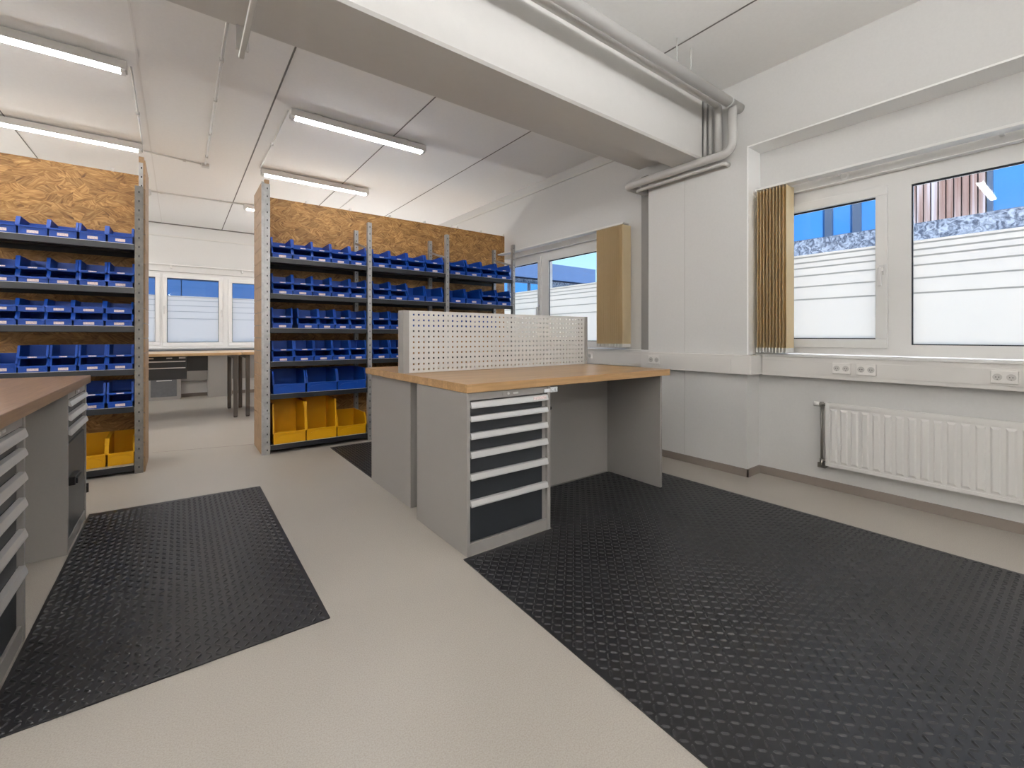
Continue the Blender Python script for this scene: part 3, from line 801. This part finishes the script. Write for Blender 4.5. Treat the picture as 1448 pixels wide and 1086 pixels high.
R_ = 'rack behind pegboard'; L_ = 'rack behind side bench'
b1 = [(.718, .884), (.896, 1.070), (1.080, 1.248), (1.258, 1.438), (1.450, 1.612)]
row(ZR[0], 0, b1, ['pair']*5, 'first bay, ' + R_, R_)
row(ZR[1], 1, b1, ['pair']*5, 'first bay, ' + R_, R_)
row(ZR[2], 2, [(.718, .884), (.945, 1.120), (1.135, 1.285), (1.297, 1.440), (1.452, 1.612)], ['pair']*5, 'first bay, ' + R_, R_)
row(ZR[3], 3, [(.718, .896), (.910, 1.082), (1.094, 1.262), (1.272, 1.440), (1.452, 1.612)], ['pair']*5, 'first bay, ' + R_, R_)
row(ZR[4], 4, [(.724, 1.006), (1.022, 1.306), (1.322, 1.610)], ['big']*3, 'first bay, ' + R_, R_)
row(ZR[5], 5, [(.726, 1.008), (1.020, 1.302), (1.318, 1.610)], ['tall', 'tall', 'low'], 'first bay, ' + R_, R_)
b2 = [(1.690, 1.872), (1.890, 2.080), (2.100, 2.298), (2.320, 2.540)]
row(ZR[0], 0, b2, ['pair']*4, 'middle bay, ' + R_, R_)
row(ZR[1], 1, b2, ['pair', 'pair', 'deep', 'deep'], 'middle bay, ' + R_, R_)
row(ZR[2], 2, b2, ['pair']*4, 'middle bay, ' + R_, R_)
row(ZR[3], 3, b2[:2], ['pair']*2, 'middle bay, ' + R_, R_)
b3 = [(2.640, 2.852), (2.872, 3.082), (3.104, 3.318), (3.340, 3.552)]
row(ZR[0], 0, b3, ['pair']*4, 'last bay, ' + R_, R_)
row(ZR[1], 1, b3, ['deep', 'deep', 'pair', 'pair'], 'last bay, ' + R_, R_)
row(ZR[2], 2, b3[:3], ['pair']*3, 'last bay, ' + R_, R_)
bl = [(-1.105, -.952), (-.940, -.794), (-.782, -.632), (-.620, -.466), (-.454, -.300)]
row(ZL[0], 0, bl, ['single']*5, L_, L_)
row(ZL[1], 1, bl, ['pair']*5, L_, L_)
row(ZL[2], 2, [(-1.10, -.955), (-.945, -.805), (-.796, -.660), (-.648, -.478), (-.464, -.306)], ['pairopen']*3 + ['pairopen', 'pairopen'], L_, L_)
row(ZL[3], 3, [(-1.10, -.955), (-.942, -.790), (-.776, -.632), (-.620, -.468), (-.456, -.302)], ['single', 'pair', 'pair', 'pair', 'pair'], L_, L_)
row(ZL[4], 4, [(-.625, -.472), (-.456, -.302)], ['pair', 'pair'], L_, L_)
row(ZL[5], 5, [(-.735, -.468), (-.455, -.296)], ['low', 'low'], L_, L_)

# ------------------------------------------------------------------ benches
HZ = [(.784, .752), (.712, .684), (.625, .594), (.530, .498), (.416, .384), (.281, .250)]
def cabinet(loc, rz, W, D, label, drawers=HZ, door=None, clip=False, latch=None):
    t = thing('drawer_cabinet', label, 'cabinet', loc, None, rz)
    ORG[t.name] = Vector((0, 0, 0))
    H = .830
    b = MB()
    b.box(0, .020, 0, D, 0, H); b.box(W-.024, W, 0, D, 0, H)
    b.box(.020, W-.024, D-.015, D, 0, H)
    b.box(.020, W-.024, .004, D-.015, .792, H); b.box(.020, W-.024, .004, D-.015, 0, .062)
    b.box(W-.052, W-.024, .018, .05, .062, .792)
    b.box(.020, W-.052, .045, .05, .062, .792)
    obj('body', b, M['steel'], t, bevel=.0015)
    lk = MB().box(W*.40, W*.60, .001, .004, .800, .822)
    lo = obj('lock_plate', lk, M['steel'], t)
    obj('lock', MB().tube([(W*.46, -.004, .811), (W*.46, .002, .811)], .007, 12).box(W*.52, W*.58, -.001, .001, .806, .816), M['alu'], lo)
    for i, (zt, zb) in enumerate(drawers):
        bot = drawers[i+1][0] + .004 if i+1 < len(drawers) else (door[1]+.004 if door else .068)
        d = obj('drawer', MB().box(.022, W-.054, .012, .044, bot, zt), M['dark'], t, bevel=.001)
        hp = [(.012, zt+.001), (-.005, zt-.001), (-.012, zb+.007), (-.012, zb), (-.007, zb), (.012, zb+.014)]
        ho = obj('handle', MB().prism(hp, 'x', .021, W-.026), M['alu'], d)
        ho['label'] = 'pale aluminium grip strip'
        if clip and i == 0:
            obj('name_card', MB().hexa([(W*.76, -.0122, zb+.010), (W*.93, -.0122, zb+.010), (W*.93, -.0105, zb+.010), (W*.76, -.0105, zb+.010), (W*.76, -.0075, zt-.005), (W*.93, -.0075, zt-.005), (W*.93, -.0055, zt-.005), (W*.76, -.0055, zt-.005)]), LAB, d)
    if door:
        d = obj('door', MB().box(.022, W-.026, .006, .03, door[0], door[1]), M['dark'], t, bevel=.001)
        obj('door_handle', MB().box(.05, .20, -.022, .006, .34, .385).box(.06, .20, -.03, -.022, .345, .375), M['black'], d, bevel=.004)
        obj('hinge', MB().box(W-.004, W+.012, -.006, .012, .16, .20).tube([(W+.006, -.004, .16), (W+.006, -.004, .215)], .006, 8), M['black'], d)
    if clip:
        obj('lock_bracket', MB().box(W+.001, W+.062, .004, .014, .792, .822).tube([(W+.02, -.002, .807), (W+.02, .006, .807)], .009, 12).tube([(W+.046, -.002, .807), (W+.046, .006, .807)], .009, 12).box(W-.05, W-.004, -.003, .004, .796, .816), M['clear'], t, bevel=.003)
    if latch:
        obj('side_latch', MB().tube([(W, .012, .70), (W+.012, .012, .70)], .011, 12), M['black'], t)
    return t

TOPZ = (.832, .877)
def worktop(x0, x1, y0, y1, mm, label, panel=None):
    t = thing('workbench_top', label, 'worktop', ((x0+x1)/2, (y0+y1)/2, TOPZ[0]))
    obj('board', MB().box(x0, x1, y0, y1, *TOPZ), mm, t, bevel=.0025)
    return t

# island: front bench, rear bench
cabinet((1.164, 1.93, 0), 0, .565, .59, 'grey six-drawer cabinet under the front of the island bench', clip=True, latch=True)
tf = worktop(1.157, 2.905, 1.921, 2.690, M['oak'], 'light oak worktop in front of the pegboard')
tr = worktop(1.157, 2.905, 2.692, 3.440, M['oak'], 'light oak worktop behind the pegboard')
t = thing('bench_support', 'grey sheet steel leg panel with back panel under the front worktop', 'bench leg', (2.82, 2.2, .006))
obj('side_panel', MB().box(2.83, 2.854, 1.955, 2.475, .007, .831), M['steel'], t, bevel=.0015)
obj('back_panel', MB().box(1.735, 2.828, 2.455, 2.470, .012, .831), M['steel'], t, bevel=.001)
cabinet((1.205+.565, 3.436, 0), math.pi, .565, .731, 'grey drawer cabinet under the worktop behind the pegboard, facing the rack')
t = thing('bench_support', 'grey sheet steel leg panel under the worktop behind the pegboard', 'bench leg', (2.85, 3.1, 0))
obj('side_panel', MB().box(2.83, 2.854, 2.72, 3.40, 0, .831), M['steel'], t, bevel=.0015)
obj('back_panel', MB().box(1.775, 2.828, 2.72, 2.735, .02, .831), M['steel'], t)

# pegboard
t = thing('pegboard', 'perforated grey metal pegboard standing on the island worktop', 'pegboard', (2.0, 2.74, .878))
PY = 2.745
obj('upright', MB().box(1.162, 1.203, PY-.022, PY+.060, .878, 1.290), M['steel'], t, bevel=.002)
obj('upright', MB().box(2.838, 2.868, PY-.030, PY+.060, .878, 1.290), M['steel'], t, bevel=.002)
pb = MB().plate(1.634, .405, 44, 11, .0365, .0362, .0115, .0115, .0015)
pb.move((1.2035, PY-.02, .879))
obj('perforated_panel', pb, M['peg'], t)
obj('top_edge', MB().box(1.203, 2.838, PY-.021, PY, 1.284, 1.289), M['peg'], t)

# side bench at the picture's edge
cabinet((-.455, 1.832, 0), math.pi/2, .568, .72, 'grey six-drawer cabinet at the near end of the side bench')
cabinet((-.455, 3.182, 0), math.pi/2, .570, .72, 'grey cabinet with dark door at the rack end of the side bench',
        drawers=[(.782, .756), (.712, .682), (.636, .606)], door=(.066, .556))
worktop(-1.20, -.440, 1.78, 3.80, M['oak2'], 'brown wood worktop of the side bench')

# ------------------------------------------------------------------ rubber mats with checker tread
def mat_mesh(poly, inside, bx, name, label):
    m = MB(); th = .005
    m.prism(poly, 'z', .0005, th)
    P = .0285; (xa, xb, ya, yb) = bx
    i = 0; n = 0
    nx = int((xb-xa)/P); ny = int((yb-ya)/P)
    s2 = math.sqrt(.5)
    B = m.bm
    for i in range(nx):
        for j in range(ny):
            x = xa + (i+.5)*P; y = ya + (j+.5)*P
            if not inside(x, y): continue
            d = (s2, s2) if (i+j) % 2 == 0 else (s2, -s2)
            nn = (-d[1], d[0]); l, w, h = .0148, .0054, .0034
            def q(a, b, z): return B.verts.new((x+d[0]*a+nn[0]*b, y+d[1]*a+nn[1]*b, th+z))
            v = [q(-l, 0, -.0002), q(-l*.5, -w, -.0002), q(l*.5, -w, -.0002), q(l, 0, -.0002), q(l*.5, w, -.0002), q(-l*.5, w, -.0002), q(-l*.55, 0, h), q(l*.55, 0, h)]
            for f in ((0,1,6),(1,2,7,6),(2,3,7),(3,4,7),(4,5,6,7),(5,0,6)): m.face([v[k] for k in f])
    o = obj(name, m, M['rubber'], origin=((xa+xb)/2, (ya+yb)/2, 0))
    tag(o, label, 'mat')
    return o
def insR(x, y):
    if x > 3.152 or y < -.27: return False
    if y > 1.90: return 1.76 < x and y < 2.435
    return x > 1.103 + (y-.616)*.0316
mat_mesh([(1.069, -.30), (3.165, -.30), (3.165, 2.45), (1.738, 2.45), (1.738, 1.921), (1.138, 1.921)], insR, (1.07, 3.165, -.29, 2.45), 'rubber_mat', 'large black checker-tread rubber mat in front of the island bench')
mat_mesh([(-.450, 1.842), (.480, 1.842), (.483, 3.772), (-.450, 3.815)], lambda x, y: -.442 < x < .470 and 1.852 < y < 3.765, (-.444, .483, 1.846, 3.80), 'rubber_mat', 'black checker-tread rubber mat beside the side bench')
mat_mesh([(1.215, 3.45), (2.95, 3.45), (2.95, 4.655), (1.215, 4.655)], lambda x, y: 1.23 < x < 2.93 and 3.465 < y < 4.64, (1.22, 2.95, 3.455, 4.65), 'rubber_mat', 'black rubber mat between the island bench and the rack')

# ------------------------------------------------------------------ far desks and counter
def desk(x0, x1, label, legx):
    t = thing('work_desk', label, 'desk', ((x0+x1)/2, 7.7, 0), 'desks by the far window')
    obj('desk_top', MB().box(x0, x1, 7.15, 8.25, .862, .898), M['desktop'], t, bevel=.002)
    for lx in legx:
        for ly in (7.19, 8.14):
            lo = obj('leg', MB().box(lx, lx+.05, ly, ly+.05, .012, .862), M['deskleg'], t)
            obj('leg_foot', MB().box(lx+.004, lx+.046, ly+.004, ly+.046, 0, .012), M['black'], lo)
        obj('rail', MB().box(lx+.005, lx+.045, 7.24, 8.14, .81, .86), M['deskleg'], t)
    return t
desk(-1.55, .695, 'oak-topped desk with a hanging drawer unit, nearest the rack gap', (-1.5, .602))
desk(.700, 2.4, 'oak-topped desk whose leg stands close against the other desk', (.748, 2.3))
t = thing('hanging_drawer_unit', 'dark drawer unit hung under the far desk', 'drawer unit', (-.13, 7.4, .55))
obj('case', MB().box(-.345, .085, 7.32, 7.9, .553, .861), M['dark'], t)
for zt, zb in ((.795, .715), (.71, .56)):
    d = obj('drawer', MB().box(-.335, .075, 7.306, 7.32, zb, zt), M['dark'], t, bevel=.001)
    obj('handle', MB().box(-.33, .07, 7.292, 7.306, zt-.012, zt+.001), M['alu'], d)
obj('handle_card', MB().box(-.32, -.26, 7.314, 7.32, .825, .84).box(-.13, -.07, 7.314, 7.32, .825, .84).box(0, .07, 7.314, 7.32, .825, .845), M['alu'], t)
tag(obj('storage_box', MB().box(.088, .316, 7.34, 7.8, .655, .861).box(.098, .306, 7.336, 7.34, .665, .85), M['black'], origin=(.2, 7.5, .655)), 'plain black box hung under the far desk beside the drawers', 'box')
t = thing('window_counter', 'dark counter along the wall under the far window', 'counter', (.2, 9.8, 0))
obj('counter_top', MB().box(-2.4, 2.9, 9.55, YF-.01, .868, .893), M['counter'], t, bevel=.002)
obj('support_panel', MB().box(.43, .80, 9.86, 10.1, 0, .868), M['steel'], t)
obj('support_panel', MB().box(-2.3, -1.9, 9.86, 10.1, 0, .868), M['steel'], t)
obj('support_panel', MB().box(1.9, 2.3, 9.86, 10.1, 0, .868), M['steel'], t)
obj('apron', MB().box(-2.3, 2.3, 10.1, 10.18, .30, .868), M['steel'], t)
t = thing('low_cabinet', 'low grey drawer cabinet under the far window counter', 'cabinet', (-.2, 9.95, 0))
obj('case', MB().box(-.42, .03, 9.87, 10.09, 0, .44), M['steel'], t, bevel=.002)
d = obj('drawer', MB().box(-.39, -.03, 9.855, 9.87, .06, .40), M['counter'], t)
obj('handle', MB().box(-.31, -.10, 9.835, 9.855, .335, .35), M['alu'], d)

# ------------------------------------------------------------------ outside
o = struct('ground', MB().box(-40, 60, -40, 60, -.45, -.25), M['ground'])
bw = thing('building', 'timber clad building with blue windows outside the window above the radiator', 'building', (9.2, 0, -.25))
XW = 9.0
obj('stone_band', MB().box(XW-.25, XW+4, -8, 5.3, 1.95, 2.80), M['stone'], bw)
obj('plinth', MB().box(XW-.2, XW+4, -8, 5.3, -.25, 1.95), M['extwall'], bw)  # unseen lower wall, made pale to throw light onto the window film
obj('render_wall', MB().box(XW+.12, XW+4, -8, 5.3, 2.62, 6.0), M['extwall'], bw)
c = MB(); y = .98
while y < 2.02:
    c.box(XW+.02+random.uniform(0, .012), XW+.12, y+.009, min(y+.073, 2.03), 2.80, 6.0); y += .082
c.box(XW+.09, XW+.12, .98, 2.03, 2.80, 6.0)
obj('cladding', c, M['clad'], bw)
def owin(y0, y1, z0, z1):
    f = MB(); e = .055
    f.box(XW, XW+.12, y0, y1, z0, z0+e); f.box(XW, XW+.12, y0, y1, z1-e, z1); f.box(XW, XW+.12, y0, y0+e, z0+e, z1-e); f.box(XW, XW+.12, y1-e, y1, z0+e, z1-e)
    fo = obj('window', f, M['exframe'], bw)
    obj('pane', MB().box(XW+.07, XW+.10, y0+e, y1-e, z0+e, z1-e), M['skyglass'], fo)
owin(2.03, 2.46, 2.801, 5.2); owin(2.46, 2.86, 2.801, 5.2); owin(2.86, 4.6, 2.801, 5.2)
owin(-.9, .97, 2.801, 5.2); owin(-3.2, -1.0, 2.801, 5.2)
bn = thing('building', 'blue panelled flat-roofed building seen through the far windows', 'building', (3, 16, -.25))
YN = 14.0
obj('lower_wall', MB().box(6.5, 30, YN+.05, YN+6, -.25, 3.45), M['stone'], bn)
obj('fascia', MB().box(6.5, 15.2, YN-.1, YN+6, 3.5, 4.16), M['fascia'], bn)
pn = MB()
for k in range(-6, 7):
    for zz in range(5): pn.box(k*1.02+.06, k*1.02+1.06, YN, YN+.08, -.2+zz*.92, -.2+zz*.92+.90)
obj('facade_panel', pn, M['panelblue'], bn)
obj('panel_backing', MB().box(-6.2, 6.6, YN+.03, YN+6, -.25, 4.4), M['exframe'], bn)
for (xa, xb) in ((9.4, 10.3), (10.4, 11.3), (11.4, 12.2)):
    f = obj('window', MB().box(xa, xb, YN-.02, YN+.06, 2.3, 3.3), M['exframe'], bn)
    obj('pane', MB().box(xa+.05, xb-.05, YN-.03, YN-.02, 2.35, 3.25), M['skyglass'], f)

# ------------------------------------------------------------------ sky, sun, camera
wd = bpy.data.worlds.new('sky'); SC.world = wd; wd.use_nodes = True
nt = wd.node_tree; ns, ls = nt.nodes, nt.links
bg = ns['Background']
tc = N(ns, 'ShaderNodeTexCoord'); sx = N(ns, 'ShaderNodeSeparateXYZ')
rp = N(ns, 'ShaderNodeValToRGB'); e = rp.color_ramp.elements
e[0].position = 0.0; e[0].color = (.80, .86, .90, 1)
e[1].position = .75; e[1].color = (.16, .42, .82, 1)
q = e.new(.06); q.color = (.62, .86, .96, 1)
q = e.new(.25); q.color = (.34, .70, .95, 1)
ls.new(tc.outputs['Generated'], sx.inputs[0]); ls.new(sx.outputs['Z'], rp.inputs['Fac']); ls.new(rp.outputs['Color'], bg.inputs['Color'])
bg.inputs['Strength'].default_value = .8

sl = bpy.data.lights.new('sun', 'SUN'); so = bpy.data.objects.new('sun', sl); COL.objects.link(so)
sl.energy = 7.6; sl.angle = .02; sl.color = (1, .95, .88)
so.rotation_euler = Vector((.42, .30, -.86)).to_track_quat('-Z', 'Y').to_euler(); so.location = (-8, -8, 12)

cam = bpy.data.cameras.new('camera'); co = bpy.data.objects.new('camera', cam); COL.objects.link(co)
cam.sensor_width = 36; cam.lens = 627.4/1448*36
cam.shift_y = -(543-475.5)/1448
cam.clip_start = .05; cam.clip_end = 300
co.location = (0, 0, 1.12); co.rotation_euler = (math.pi/2, 0, -.644)
SC.camera = co
SC.view_settings.view_transform = 'Standard'; SC.view_settings.look = 'None'
SC.view_settings.exposure = .78; SC.view_settings.gamma = 1; SC.view_settings.use_curve_mapping = False
SC.cycles.use_denoising = True
SC.cycles.max_bounces = 10; SC.cycles.diffuse_bounces = 6; SC.cycles.transparent_max_bounces = 12
SC.cycles.sample_clamp_indirect = 6
